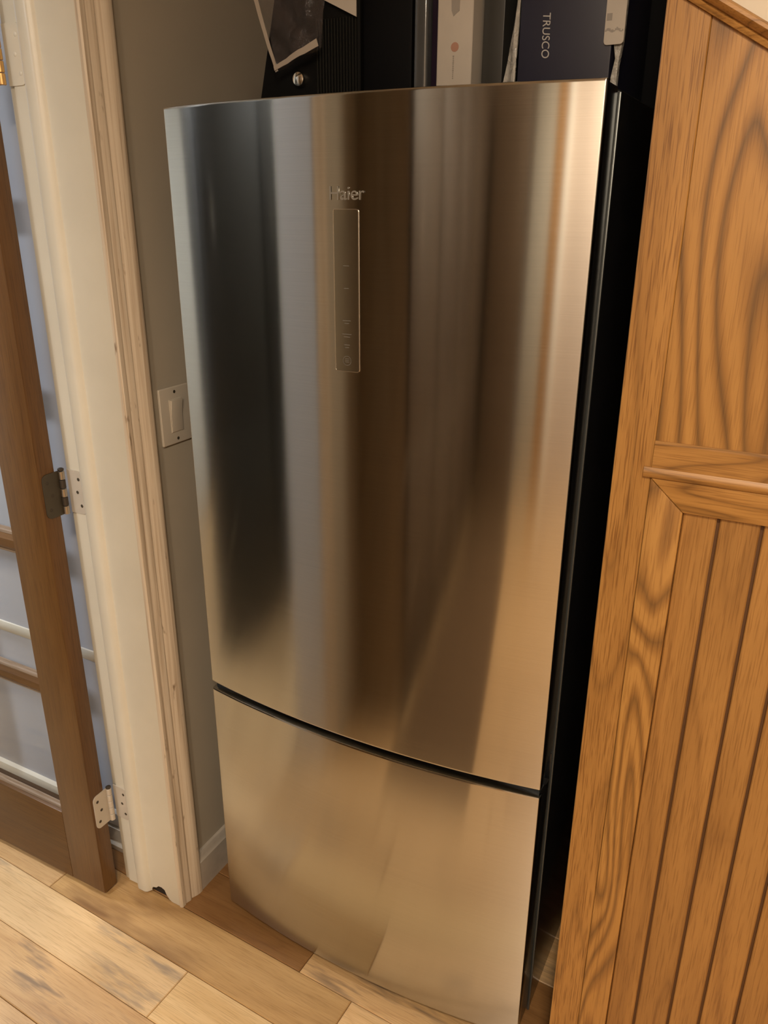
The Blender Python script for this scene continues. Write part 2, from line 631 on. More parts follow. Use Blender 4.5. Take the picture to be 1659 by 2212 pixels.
# kitchen left wall: far part (beside the fridge), near part, and the piece over the doorway
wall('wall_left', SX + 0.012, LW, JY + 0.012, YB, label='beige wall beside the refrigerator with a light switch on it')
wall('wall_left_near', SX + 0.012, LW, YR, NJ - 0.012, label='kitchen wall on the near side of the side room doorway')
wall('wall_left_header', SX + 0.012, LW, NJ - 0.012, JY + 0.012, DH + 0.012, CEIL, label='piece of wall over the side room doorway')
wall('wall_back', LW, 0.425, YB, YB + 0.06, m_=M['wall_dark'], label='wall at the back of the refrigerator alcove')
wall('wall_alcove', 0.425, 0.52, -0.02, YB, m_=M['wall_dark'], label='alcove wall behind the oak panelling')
wall('wall_stair', 0.425, XR, -0.03, 0.03, label='cream wall above the oak stair panelling', m_=M['wall_cream'])
wall('wall_right', XR, XR + 0.06, YR, 0.03, label='right wall of the kitchen')
wall('wall_rear', SX, XR, YR - 0.06, YR, m_=M['wall_rear'], label='rear wall of the kitchen')
wall('wall_side_room_back', XS, SX + 0.012, 0.03, 0.09, m_=M['wall_blue'], label='pale wall right behind the open glazed door')
wall('wall_side_room_far', XS - 0.06, XS, YR, 0.09, m_=M['wall_side'], label='far wall of the side room')
wall('wall_side_room_rear', XS, SX, YR - 0.06, YR, m_=M['wall_side'], label='rear wall of the side room')

# ---- door frame: jamb with stop, casing
fr = bpy.data.objects.new('trim_1', None)
COL.objects.link(fr)
struct(fr, 'cream painted door jamb with worn moulded casing beside the refrigerator alcove', 'door frame')


def jamb_outline(flat_lo):
    # x-z outline of the flat part of the far jamb, its foot chipped
    return flat_lo


bm = bmesh.new()      # rabbet strip + flat back of the jamb
foot = [(SX, DH), (SX, 0.004), (-0.575, 0.005), (-0.556, 0.006), (-0.549, 0.019), (-0.538, 0.022), (-0.530, 0.030), (-0.520, 0.031), (-0.511, 0.027),
        (-0.506, 0.014), (-0.498, 0.004), (-0.490, 0.0), (LW, 0.0), (LW, DH)]
prism(bm, foot, 1, JY, JY + 0.012)
obj('jamb', bm, M['trim'], fr)
bm = bmesh.new()
pts = [(-0.590, JY + 0.001), (-0.590, JY - 0.009), (-0.585, JY - 0.0115), (-0.566, JY - 0.0115), (-0.560, JY - 0.009), (-0.556, JY - 0.003), (-0.553, JY + 0.001)]
prism(bm, pts, 2, 0.006, DH)
obj('door_stop', bm, M['trim'], fr)
# casing on the kitchen side: stepped moulding, its profile drawn in x-y
cas = [(LW, JY - 0.002), (LW + 0.006, JY - 0.002), (LW + 0.0085, JY + 0.001), (LW + 0.0085, JY + 0.010), (LW + 0.0065, JY + 0.012),
       (LW + 0.0075, JY + 0.016), (LW + 0.0105, JY + 0.024), (LW + 0.0105, JY + 0.028), (LW + 0.008, JY + 0.031), (LW + 0.0105, JY + 0.036), (LW + 0.0150, JY + 0.046),
       (LW + 0.0165, JY + 0.053), (LW + 0.0165, JY + 0.060), (LW + 0.015, JY + 0.063), (LW, JY + 0.063)]
bm = bmesh.new()
prism(bm, cas, 2, 0.0, DH + 0.06)
obj('casing', bm, M['casing'], fr)
bm = bmesh.new()
prism(bm, [(x, 2 * ((JY + NJ) / 2) - y) for x, y in cas], 2, 0.0, DH + 0.06)
obj('casing', bm, M['casing'], fr)
boxo('casing', LW, LW + 0.0164, NJ - 0.06, JY + 0.06, DH + 0.002, DH + 0.065, M['casing'], fr)
boxo('jamb', SX, LW, NJ - 0.012, NJ, 0, DH, M['white_paint'], fr)  # near jamb, made whiter to stand for light falling on it
boxo('notch_shade', -0.565, -0.488, JY + 0.0085, JY + 0.0119, 0.0, 0.036, M['void'], fr)  # dark plate standing for the shade inside the chipped notch
boxo('jamb', SX, LW, NJ, JY, DH, DH + 0.012, M['trim'], fr)
# side-room casing
boxo('casing', SX - 0.016, SX, JY + 0.004, 0.030, 0.0, DH + 0.06, M['trim'], fr, 0.003)
boxo('casing', SX - 0.016, SX, NJ - 0.07, NJ - 0.004, 0.0, DH + 0.06, M['trim'], fr, 0.003)

# ---- baseboards
def baseboard(name, prof_axis, pts, a0, a1, m_, label):
    bm = bmesh.new()
    prism(bm, pts, prof_axis, a0, a1)
    return struct(obj(name, bm, m_), label, 'baseboard')


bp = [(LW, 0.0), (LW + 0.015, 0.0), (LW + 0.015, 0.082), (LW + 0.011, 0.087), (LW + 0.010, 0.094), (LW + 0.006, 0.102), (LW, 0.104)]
baseboard('baseboard_left', 1, bp, JY + 0.0635, YB, M['base_shaded'], 'white baseboard on the wall beside the refrigerator')
y0 = 0.03
bq = [(y0, 0.0), (y0 - 0.022, 0.0), (y0 - 0.024, 0.016), (y0 - 0.018, 0.021), (y0 - 0.014, 0.023), (y0 - 0.014, 0.026), (y0 - 0.018, 0.028), (y0 - 0.018, 0.066), (y0 - 0.012, 0.070), (y0 - 0.012, 0.074),
      (y0 - 0.017, 0.078), (y0 - 0.015, 0.096), (y0 - 0.010, 0.108), (y0, 0.112)]
baseboard('baseboard_side_room', 0, bq, XS, SX - 0.018, M['base_white'], 'white grooved baseboard on the wall behind the glazed door')
bm = bmesh.new()
prism(bm, [(y0, 0.552), (y0 - 0.004, 0.552), (y0 - 0.006, 0.558), (y0 - 0.006, 0.572), (y0 - 0.003, 0.578), (y0, 0.579)], 0, XS, SX - 0.018)
struct(obj('trim_2', bm, M['base_white']), 'thin white rail along the pale wall behind the glazed door', 'wall rail')

# ---- glazed door, opened square to the wall
DX1, DX0 = -0.641, -1.190
DF, DB = -0.115, -0.076
door = bpy.data.objects.new('door_1', None)
COL.objects.link(door)
door.location = (DX1, DB, 0.012)
struct(door, 'brown wooden door with small glass panes, open against the pale wall', 'door')
DT = 2.035
boxo('stile', DX1 - 0.108, DX1, DF, DB, 0.012, DT, M['door_z'], door, 0.0025)
boxo('stile', DX0, DX0 + 0.108, DF, DB, 0.012, DT, M['door_z'], door, 0.0025)
gx0, gx1 = DX0 + 0.108, DX1 - 0.108
boxo('rail', gx0, gx1, DF, DB, 0.012, 0.212, M['door_x'], door, 0.0015)
boxo('rail', gx0, gx1, DF, DB, DT - 0.10, DT, M['door_x'], door, 0.0015)
zs = [0.212 + (DT - 0.10 - 0.212) * k / 5 for k in range(6)]
mx = (gx0 + gx1) / 2
MUN = [(-0.019, 0.012), (-0.019, -0.004), (-0.013, -0.008), (-0.0085, -0.0115), (0.0085, -0.0115), (0.013, -0.008), (0.019, -0.004), (0.019, 0.012)]
DM = (DF + DB) / 2
for k in range(1, 5):
    bm = bmesh.new()
    prism(bm, [(DM + q[1] - 0.006, zs[k] + q[0]) for q in MUN], 0, gx0, gx1)
    obj('muntin', bm, M['door_x'], door)
for k in range(5):
    for xa, xb in ((gx0, gx1),):
        za, zb = zs[k] + (0.019 if k else 0.0), zs[k + 1] - (0.019 if k < 4 else 0)
        boxo('pane', xa, xb, DM + 0.001, DM + 0.004, za, zb, M['glass'], door)
        # glazing beads: sloped strips along the sides of the pane
        for (px, sgn) in ((xa, 1), (xb, -1)):
            bm = bmesh.new()
            prism(bm, [(px, DM), (px + sgn * 0.010, DM), (px + sgn * 0.008, DM - 0.004), (px + sgn * 0.003, DF + 0.006), (px, DF + 0.004)], 2, za, zb)
            obj('glazing_bead', bm, M['door_z'], door)
        for (pz, sg) in ((za, 1), (zb, -1)):
            bm = bmesh.new()
            prism(bm, [(DM, pz), (DM, pz + sg * 0.010), (DM - 0.003, pz + sg * 0.0095), (DM - 0.005, pz + sg * 0.006), (DM - 0.009, pz + sg * 0.005), (DM - 0.011, pz + sg * 0.001), (DM - 0.011, pz)], 0, xa, xb)
            obj('glazing_bead', bm, M['bead'], door)

# hinges: a leaf on the door's edge, a leaf on the jamb, a knuckle of five barrels
def leaf_yz(y_in, y_out, zc, h, r):
    # outline with the corners rounded on the outer side
    s = 1 if y_out > y_in else -1
    pts = [(y_in, zc - h), (y_in, zc + h)]
    for k in range(5):
        a = PI / 2 * k / 4
        pts.append((y_out - s * r + s * r * math.sin(a), zc + h - r + r * math.cos(a)))
    for k in range(5):
        a = PI / 2 * k / 4
        pts.append((y_out - s * r + s * r * math.cos(a), zc - h + r - r * math.sin(a)))
    return pts


for zc, leafm, jm, knm, kd in ((0.246, M['hinge_paint'], M['hinge_paint'], M['hinge_paint'], M['hinge_paint']),
                               (1.021, M['hinge_dark'], M['hinge_paint'], M['nickel'], M['screw']),
                               (1.785, M['brass'], M['trim'], M['brass'], M['brass'])):
    h = 0.0455
    hx, hy = -0.6355, -0.0655
    bm = bmesh.new()
    prism(bm, leaf_yz(hy, DF + 0.006, zc, h, 0.012), 0, DX1 - 0.0005, DX1 + 0.0022)
    lf = obj('hinge_leaf', bm, leafm, door)
    for dz in (-0.028, 0.0, 0.028):
        bm = bmesh.new()
        lathe(bm, [(0.0038, 0.0), (0.0038, 0.0006), (0.0026, 0.0011)], (DX1 + 0.0018, DF + 0.017 + (0.008 if dz == 0 else 0), zc + dz), 'x', 10)
        obj('screw', bm, M['screw'], lf)
    bm = bmesh.new()
    prism(bm, leaf_yz(hx, -0.593, zc, h, 0.012), 1, JY - 0.0022, JY + 0.0005)
    jl = obj('hinge_leaf', bm, jm, fr)
    for dz in (-0.028, 0.0, 0.028):
        bm = bmesh.new()
        lathe(bm, [(0.0026, -0.0011), (0.0036, -0.0006), (0.0036, 0.0)], (-0.605 - (0.007 if dz == 0 else 0), JY - 0.0018, zc + dz), 'y', 10)
        obj('screw', bm, M['hinge_dark'] if zc < 1.5 else M['trim'], jl)
    for k in range(5):
        z0_ = zc - h + 2 * h * k / 5
        bm = bmesh.new()
        lathe(bm, [(0.0055, z0_ + 0.0006), (0.0062, z0_ + 0.0012), (0.0062, z0_ + 2 * h / 5 - 0.0012), (0.0055, z0_ + 2 * h / 5 - 0.0006)], (hx, hy, 0), 'z', 14)
        obj('hinge_knuckle', bm, knm if k % 2 == 0 else kd, door)
    bm = bmesh.new()
    lathe(bm, [(0.003, zc + h), (0.0058, zc + h + 0.001), (0.0062, zc + h + 0.004), (0.003, zc + h + 0.006)], (hx, hy, 0), 'z', 14)
    obj('hinge_pin', bm, M['screw'], door)

# ================================================================== OAK STAIR PANELLING
OY = -0.05
pan = thing('stair_panelling', 'golden oak panelling with a sloping moulded top and grooved lower boards', 'panelling', (0.42, OY, 0.0))
SL = -0.60


def ztop(x):           # underside of the sloping moulding
    return 1.747 + SL * (x - 0.467)


XE = 1.62
bm = bmesh.new()
prism(bm, [(0.42, 0.0), (0.4688, 0.0), (0.4688, ztop(0.4688)), (0.42, ztop(0.42))], 1, OY, OY + 0.02)
bevel(bm, 0.0012, 1)
obj('stile', bm, M['oak_z'], pan, origin=(0.44, OY, 0.9))
bm = bmesh.new()
xe_u = 1.19
prism(bm, [(0.4694, 1.270), (xe_u, 1.270), (xe_u, ztop(xe_u)), (0.4694, ztop(0.4694))], 1, OY + 0.001, OY + 0.018)
obj('upper_panel', bm, M['oak_cath'], pan, origin=(0.6, OY, 1.5))
bm = bmesh.new()
prism(bm, [(OY - 0.004, 1.2405), (OY - 0.004, 1.272), (OY - 0.001, 1.2755), (OY + 0.018, 1.2755), (OY + 0.018, 1.2405)], 0, 0.4692, 1.20)
obj('rail', bm, M['oak_x'], pan, origin=(0.8, OY, 1.26))
bm = bmesh.new()      # small nosing under the rail
prism(bm, [(OY + 0.010, 1.2265), (OY - 0.004, 1.2265), (OY - 0.0065, 1.229), (OY - 0.0075, 1.2325), (OY - 0.0065, 1.2365), (OY - 0.0045, 1.2405), (OY + 0.010, 1.2405)], 0, 0.460, 1.24)
obj('nosing', bm, M['oak_x'], pan, origin=(0.8, OY, 1.23))
bm = bmesh.new()      # mitred frame: level piece
prism(bm, [(0.4692, 1.2262), (0.5148, 1.185), (1.26, 1.185), (1.26, 1.2262)], 1, OY - 0.003, OY + 0.012)
bevel(bm, 0.002, 2)
obj('frame_rail', bm, M['oak_x'], pan, origin=(0.7, OY, 1.2))
bm = bmesh.new()      # mitred frame: upright piece
prism(bm, [(0.4696, 0.0), (0.5145, 0.0), (0.5145, 1.1846), (0.4696, 1.2254)], 1, OY - 0.003, OY + 0.012)
bevel(bm, 0.002, 2)
obj('frame_stile', bm, M['oak_swirl'], pan, origin=(0.49, OY, 0.7))
bm = bmesh.new()
prism(bm, [(0.425, 0.0), (XE, 0.0), (XE, ztop(XE)), (0.425, ztop(0.425))], 1, OY + 0.0085, OY + 0.019)
obj('panel_backing', bm, M['groove'], pan, origin=(0.8, OY, 0.6))
xb = 0.5152
edges = [0.5602, 0.6115, 0.6560, 0.7045]
while edges[-1] < XE:
    edges.append(edges[-1] + 0.0485)
for e in edges:
    zt0, zt1 = min(1.1855, ztop(xb)), min(1.1855, ztop(e))
    bm = bmesh.new()
    x0_, x1_ = xb, min(e - 0.0042, XE)
    c_ = 0.0016
    lo = [(x0_, OY + 0.010), (x0_, OY + 0.003 + c_), (x0_ + c_, OY + 0.003), (x1_ - c_, OY + 0.003), (x1_, OY + 0.003 + c_), (x1_, OY + 0.010)]
    a = [bm.verts.new((p[0], p[1], 0.0)) for p in lo]
    b = [bm.verts.new((p[0], p[1], zt0 + (zt1 - zt0) * (p[0] - x0_) / (x1_ - x0_))) for p in lo]
    bm.faces.new(a)
    bm.faces.new(list(reversed(b)))
    for i in range(6):
        j = (i + 1) % 6
        bm.faces.new((a[j], a[i], b[i], b[j]))
    obj('board', bm, M['oak_board'], pan, smooth=False, origin=((x0_ + x1_) / 2, OY, 0.6))
    xb = e
    if e > XE:
        break
# sloping moulding: profile in (across-slope, y), swept along the slope
d = Vector((1, 0, SL)).normalized()
nrm = Vector((-d.z, 0, d.x))
prof = [(-0.001, OY + 0.015), (-0.001, OY - 0.004), (0.004, OY - 0.006), (0.007, OY - 0.004), (0.009, OY - 0.010), (0.014, OY - 0.015), (0.018, OY - 0.014), (0.0215, OY - 0.008), (0.0225, OY + 0.015)]
bm = bmesh.new()
s0 = Vector((0.42, 0, ztop(0.42)))
s1 = Vector((XE, 0, ztop(XE)))
prof = [(u * 0.82, y) for u, y in prof]
ra = [bm.verts.new(s0 + nrm * u + Vector((0, y, 0))) for u, y in prof]
rb = [bm.verts.new(s1 + nrm * u + Vector((0, y, 0))) for u, y in prof]
bm.faces.new(ra)
bm.faces.new(list(reversed(rb)))
for i in range(len(prof)):
    j = (i + 1) % len(prof)
    bm.faces.new((ra[j], ra[i], rb[i], rb[j]))
obj('sloping_moulding', bm, M['oak_x'], pan, origin=(0.8, OY, 1.5))

# ================================================================== REFRIGERATOR
fg = thing('refrigerator', 'tall stainless steel refrigerator with black sides and a freezer door below', 'refrigerator', (0, 0.35, 0.0))
HW = 0.352


def bulge(x):
    return -0.031 * (1 - (x / HW) ** 2)


def skin(name, z0, z1, m_):
    """Curved stainless front, a closed shell 4 mm thick whose side edges are rounded over."""
    n = 48
    r = 0.0025
    prof = []
    # left side, back to front
    prof.append((-HW, 0.012))
    prof.append((-HW, r))
    for k in range(1, 5):
        a = PI / 2 * k / 4
        prof.append((-HW + r * (1 - math.cos(a)), bulge(-HW + r) + r * (1 - math.sin(a)) - 0.0))
    for i in range(1, n):
        x = -HW + r + (2 * HW - 2 * r) * i / n
        prof.append((x, bulge(x)))
    for k in range(4, 0, -1):
        a = PI / 2 * k / 4
        prof.append((HW - r * (1 - math.cos(a)), bulge(HW - r) + r * (1 - math.sin(a))))
    prof.append((HW, r))
    prof.append((HW, 0.012))
    bm = bmesh.new()
    uv = bm.loops.layers.uv.new('UVMap')
    rz = 0.0025
    rows = [(z0 + rz, 1.0), (z1 - rz, 1.0)]
    levels = [(z0, rz), (z0 + rz * 0.3, rz * 0.3), (z0 + rz, 0.0), (z0 + rz + 0.0015, 0.0), (z0 + rz + 0.005, 0.0), ((z0 + z1) / 2, 0.0), (z1 - rz - 0.005, 0.0), (z1 - rz - 0.0015, 0.0), (z1 - rz, 0.0), (z1 - rz * 0.3, rz * 0.3), (z1, rz)]
    grid = []
    for z, inset in levels:
        grid.append([bm.verts.new((p[0], p[1] + inset, z)) for p in prof])
    for a, b in zip(grid, grid[1:]):
        for i in range(len(prof) - 1):
            bm.faces.new((a[i], a[i + 1], b[i + 1], b[i]))
    back = [bm.verts.new((p[0] * 0.999, 0.012, z0)) for p in prof]
    # caps at the top and bottom: strips back to y = 0.012
    for g, z in ((grid[0], z0), (grid[-1], z1)):
        bk = [bm.verts.new((p[0], 0.0121, z)) for p in prof]
        for i in range(len(prof) - 1):
            bm.faces.new((g[i], g[i + 1], bk[i + 1], bk[i]))
    for v in back:
        bm.verts.remove(v)
    for f in bm.faces:
        for l in f.loops:
            l[uv].uv = (l.vert.co.z, l.vert.co.x)
    bmesh.ops.remove_doubles(bm, verts=bm.verts, dist=0.00003)
    return obj(name, bm, m_, fg)


ZG0, ZG1 = 0.6170, 0.6330
ud = skin('upper_door', ZG1, 1.700, M['steel'])
fd = skin('freezer_door', 0.030, ZG0, M['steel'])
# black door bodies behind the steel, with the grip recess cut under the upper one
bm = bmesh.new()
prism(bm, [(0.0122, ZG1 + 0.0005), (0.0122, 1.699), (0.074, 1.699), (0.074, 0.668), (0.052, 0.664), (0.030, ZG1 + 0.003)], 0, -HW + 0.0035, HW - 0.0035)
bevel(bm, 0.002, 2)
obj('door_liner', bm, M['black_gloss'], ud)
bm = bmesh.new()
prism(bm, [(0.0122, 0.031), (0.0122, ZG0 - 0.0005), (0.040, ZG0 - 0.002), (0.056, 0.605), (0.074, 0.603), (0.074, 0.031)], 0, -HW + 0.0035, HW - 0.0035)
bevel(bm, 0.002, 2)
obj('door_liner', bm, M['black_gloss'], fd)
boxo('grip_strip', -HW + 0.004, HW - 0.004, 0.010, 0.013, ZG0 - 0.001, ZG1 + 0.001, M['gasket'], fg)
# cabinet
boxo('cabinet_body', -0.3502, 0.3502, 0.086, 0.66, 0.008, 1.698, M['black_gloss'], fg, 0.006, 3)
for sx_ in (-1, 1):
    boxo('edge_highlight', min(sx_ * 0.3455, sx_ * 0.3508), max(sx_ * 0.3455, sx_ * 0.3508), 0.0825, 0.0885, 0.008, 1.694, M['highlight_grey'], fg, 0.0012, 2)  # grey strips standing for the highlight on the cabinet's front edges
boxo('door_gasket', -0.338, 0.338, 0.072, 0.088, 0.645, 1.685, M['gasket'], fg)
boxo('door_gasket', -0.338, 0.338, 0.072, 0.088, 0.040, 0.600, M['gasket'], fg)
boxo('divider_rail', -0.346, 0.346, 0.082, 0.090, 0.600, 0.650, M['black_gloss'], fg, 0.002)
boxo('hinge_cover', 0.25, 0.345, 0.03, 0.088, 1.690, 1.6995, M['black_plastic'], fg, 0.004)
for x in (-0.29, 0.29):
    for y in (0.13, 0.60):
        bm = bmesh.new()
        lathe(bm, [(0.020, 0.0), (0.022, 0.003), (0.018, 0.006), (0.012, 0.010)], (x, y, 0), 'z', 16)
        obj('foot', bm, M['black_plastic'], fg)
boxo('kick_plate', -0.33, 0.33, 0.095, 0.10, 0.004, 0.024, M['black_plastic'], fg)

# control display, recessed rounded panel with a thin bright rim
def rrect(x0, x1, z0, z1, r, n=5):
    pts = []
    for cx_, cz_, a0 in ((x1 - r, z1 - r, 0), (x0 + r, z1 - r, PI / 2), (x0 + r, z0 + r, PI), (x1 - r, z0 + r, 3 * PI / 2)):
        for k in range(n):
            a = a0 + PI / 2 * k / (n - 1)
            pts.append((cx_ + r * math.cos(a), cz_ + r * math.sin(a)))
    return pts


yd = -0.0316
dx0, dx1, dz0, dz1 = -0.0195, 0.0235, 1.3165, 1.5505
bm = bmesh.new()
prism(bm, rrect(dx0 + 0.0009, dx1 - 0.0009, dz0 + 0.0009, dz1 - 0.0009, 0.0035), 1, yd, yd + 0.006)
dsp = obj('display_panel', bm, M['display'], fg)
bm = bmesh.new()
out_ = rrect(dx0, dx1, dz0, dz1, 0.0042)
inn = rrect(dx0 + 0.0010, dx1 - 0.0010, dz0 + 0.0010, dz1 - 0.0010, 0.0034)
va = [bm.verts.new((p[0], yd - 0.0006, p[1])) for p in out_]
vb = [bm.verts.new((p[0], yd - 0.0006, p[1])) for p in inn]
vc = [bm.verts.new((p[0], yd + 0.004, p[1])) for p in out_]
ve = [bm.verts.new((p[0], yd + 0.004, p[1])) for p in inn]
n_ = len(out_)
for i in range(n_):
    j = (i + 1) % n_
    bm.faces.new((va[i], va[j], vb[j], vb[i]))
    bm.faces.new((va[j], va[i], vc[i], vc[j]))
    bm.faces.new((vb[i], vb[j], ve[j], ve[i]))
obj('display_rim', bm, M['steel_edge'], dsp)
xm = (dx0 + dx1) / 2
for z, w_ in ((1.472, 0.010), (1.440, 0.008), (1.393, 0.014), (1.389, 0.008), (1.373, 0.016), (1.369, 0.011), (1.357, 0.010), (1.353, 0.007)):
    boxo('icon', xm - w_ / 2, xm + w_ / 2, yd - 0.0003, yd + 0.001, z, z + 0.0009, M['icon'], dsp)
bm = bmesh.new()
segs = 20
for r0, r1 in ((0.0066, 0.0074),):
    a_ = [bm.verts.new((xm + r0 * math.cos(2 * PI * k / segs), yd - 0.0003, 1.3335 + r0 * math.sin(2 * PI * k / segs))) for k in range(segs)]
    b_ = [bm.verts.new((xm + r1 * math.cos(2 * PI * k / segs), yd - 0.0003, 1.3335 + r1 * math.sin(2 * PI * k / segs))) for k in range(segs)]
    for k in range(segs):
        j = (k + 1) % segs
        bm.faces.new((a_[k], a_[j], b_[j], b_[k]))
for q in (-0.0022, 0.0002, 0.0026):
    bx(bm, xm - 0.0035, xm + 0.0035, yd - 0.0003, yd, 1.3333 + q, 1.3333 + q + 0.0007)
obj('icon', bm, M['icon'], dsp)
# raised metal lettering above the display
RX = Matrix.Rotation(PI / 2, 4, 'X')
text_mesh('badge', 'Haier', 0.0265, M['badge'], fg, Matrix.Translation((0.0035, -0.0318, 1.5705)) @ RX, 0.0004)

# ================================================================== LIGHT SWITCH
sw = thing('light_switch', 'cream rocker light switch plate on the beige wall beside the refrigerator', 'light switch', (LW, 0.082, 1.168))
bm = bmesh.new()
bx(bm, LW, LW + 0.006, 0.040, 0.124, 1.111, 1.225)
bevel(bm, 0.004, 3)
obj('plate', bm, M['switch'], sw)
boxo('rocker_frame', LW + 0.0055, LW + 0.0072, 0.0645, 0.0995, 1.1345, 1.2015, M['switch'], sw, 0.0008, 1)
bm = bmesh.new()
prism(bm, [(LW + 0.004, 1.1365), (LW + 0.0082, 1.1365), (LW + 0.0085, 1.168), (LW + 0.0125, 1.1995), (LW + 0.004, 1.1995)], 1, 0.0665, 0.0975)
bevel(bm, 0.0008, 2)
obj('rocker', bm, M['switch'], sw)
for z in (1.121, 1.215):
    bm = bmesh.new()
    lathe(bm, [(0.0032, 0.0), (0.0032, 0.0006), (0.002, 0.001)], (LW + 0.0058, 0.082, z), 'x', 12)
    obj('screw', bm, M['hinge_dark'], sw)

# ================================================================== THINGS ON TOP OF THE REFRIGERATOR
TZ = 1.7005
ap = thing('countertop_appliance', 'black appliance with a ribbed vent and a small chrome knob, behind a clear plastic bag', 'appliance', (-0.13, 0.22, TZ))
bm = bmesh.new()
xa0, xa1 = -0.232, -0.042
vs = bx(bm, xa0, xa1, 0.09, 0.36, TZ, 2.00)
for v in vs:
    if v.co.x < -0.2 and v.co.z > 1.8:
        v.co.x += 0.075
bevel(bm, 0.008, 3)
obj('body', bm, M['black_plastic'], ap)
k = 0
x = -0.116
while x < -0.046:
    boxo('vent_rib', x, x + 0.0026, 0.0865, 0.0915, 1.712, 1.815, M['black_rib'], ap, 0.0008, 1)
    x += 0.0052
bm = bmesh.new()
lathe(bm, [(0.0095, 0.0015), (0.0112, 0.0), (0.0112, -0.006), (0.0095, -0.0095), (0.005, -0.0112), (0.0015, -0.0115)], (-0.1465, 0.090, 1.738), 'y', 24)
obj('knob', bm, M['chrome'], ap)

tag(boxo('black_box', -0.041, 0.0405, 0.098, 0.34, TZ, 2.02, M['black_card'], bev=0.004),
    'smooth black box standing between the ribbed appliance and a glossy slate carton', 'box')
sl = thing('slate_carton', 'narrow slate grey carton with a shiny wrapped front, left of the plum black one', 'carton', (0.053, 0.2, TZ))
boxo('body', 0.0425, 0.0645, 0.098, 0.32, TZ, 1.98, M['slate'], sl, 0.006, 4)
tag(boxo('plum_carton', 0.0655, 0.0795, 0.112, 0.32, TZ, 1.98, M['plum'], bev=0.001), 'thin plum black carton squeezed against the white carton', 'carton')

wc = thing('white_carton', 'upright white carton with a faded red dot on its narrow front', 'carton', (0.11, 0.2, TZ))
boxo('body', 0.0825, 0.1365, 0.092, 0.34, TZ, 2.0, M['white_card'], wc, 0.003, 3)
bm = bmesh.new()
lathe(bm, [(0.006, 0.0), (0.006, -0.0004), (0.0045, -0.0005)], (0.1105, 0.0921, 1.7635), 'y', 16)
obj('red_dot', bm, M['red_print'], wc)
bm = bmesh.new()
z = 1.724
random.seed(3)
while z < 1.752:
    hgt = random.uniform(0.0012, 0.0024)
    bx(bm, 0.1075 + random.uniform(0, 0.0006), 0.1092 + random.uniform(0, 0.0008), 0.0916, 0.0922, z, z + hgt)
    z += hgt + 0.0008
obj('small_print', bm, M['grey_print'], wc, smooth=False)
bm = bmesh.new()
prism(bm, [(0.104, 1.808), (0.107, 1.801), (0.111, 1.804), (0.116, 1.807), (0.1165, 1.835), (0.103, 1.835)], 1, 0.0916, 0.0922)
obj('grey_print', bm, M['grey_print'], wc)

tag(boxo('charcoal_carton', 0.142, 0.1725, 0.118, 0.34, TZ, 1.99, M['charcoal'], bev=0.001), 'charcoal carton set back between the white carton and the cloudy sleeve', 'carton')

# cloudy plastic sleeve: a leaning, slightly crumpled folded sheet
bm = bmesh.new()
rows = 14
cols = 6
random.seed(11)
gf, gb = [], []
for i in range(rows + 1):
    t = i / rows
    z = TZ + 0.002 + t * 0.28
    xl = 0.1765 + 0.022 * min(1, t * 2.2)
    xr = 0.2005
    rf, rb_ = [], []
    for j in range(cols + 1):
        s = j / cols
        yy = 0.097 + 0.004 * math.sin(7 * t + 5 * s) + random.uniform(-0.0012, 0.0012) + 0.01 * (1 - s) * (1 - t)
        rf.append(bm.verts.new((xl + (xr - xl) * s, yy, z)))
        rb_.append(bm.verts.new((xl + (xr - xl) * s, yy + 0.003 + 0.006 * math.sin(PI * s), z)))
    gf.append(rf)
    gb.append(rb_)
for g, flip in ((gf, 0), (gb, 1)):
    for i in range(rows):
        for j in range(cols):
            q = (g[i][j], g[i][j + 1], g[i + 1][j + 1], g[i + 1][j])
            bm.faces.new(q if not flip else tuple(reversed(q)))
for i in range(rows):
    bm.faces.new((gf[i][0], gf[i + 1][0], gb[i + 1][0], gb[i][0]))
    bm.faces.new((gf[i + 1][cols], gf[i][cols], gb[i][cols], gb[i + 1][cols]))
tag(obj('plastic_sleeve', bm, M['film_pale']), 'cloudy clear plastic sleeve leaning on the navy box', 'plastic sleeve')

nb = thing('navy_box', 'navy blue box with silver lettering up its front', 'box', (0.265, 0.2, TZ))
boxo('body', 0.2025, 0.3285, 0.098, 0.32, TZ, 1.96, M['navy'], nb, 0.002, 2)
mt4 = Matrix.Translation((0.2395, 0.0977, 1.7685)) @ Matrix.Rotation(math.radians(-1.5), 4, 'Y') @ RX @ Matrix.Rotation(-PI / 2, 4, 'Z')
text_mesh('lettering', 'TRUSCO', 0.0150, M['silver'], nb, mt4, 0.0004, 0.15, 0.92)

# clear pouch with a white header label, standing at the end of the row
po = thing('label_pouch', 'clear plastic pouch with a white label, squeezed in past the navy box', 'pouch', (0.335, 0.13, TZ))
bm = bmesh.new()
pts = [(0.3285, TZ + 0.001), (0.3385, TZ + 0.001), (0.3390, 1.73), (0.3420, 1.755), (0.3445, 1.90), (0.3300, 1.90), (0.3300, 1.755), (0.3340, 1.735)]
prism(bm, pts, 1, 0.100, 0.112)
bevel(bm, 0.0015, 2)
obj('film', bm, M['film_pale'], po)
bm = bmesh.new()
prism(bm, rrect(0.3185, 0.3440, 1.7505, 1.87, 0.0045), 1, 0.0955, 0.0968)
lb = obj('label', bm, M['white_card'], po)
bm = bmesh.new()
random.seed(5)
for k in range(13):
    xx = 0.3192 + k * 0.0018
    hh = 0.0012 + 0.0022 * random.random()
    bx(bm, xx, xx + 0.0016, 0.0952, 0.0956, 1.7655 + 0.0012 * math.sin(k), 1.7655 + 0.0012 * math.sin(k) + hh)
bx(bm, 0.3200, 0.3268, 0.0952, 0.0956, 1.778, 1.786)
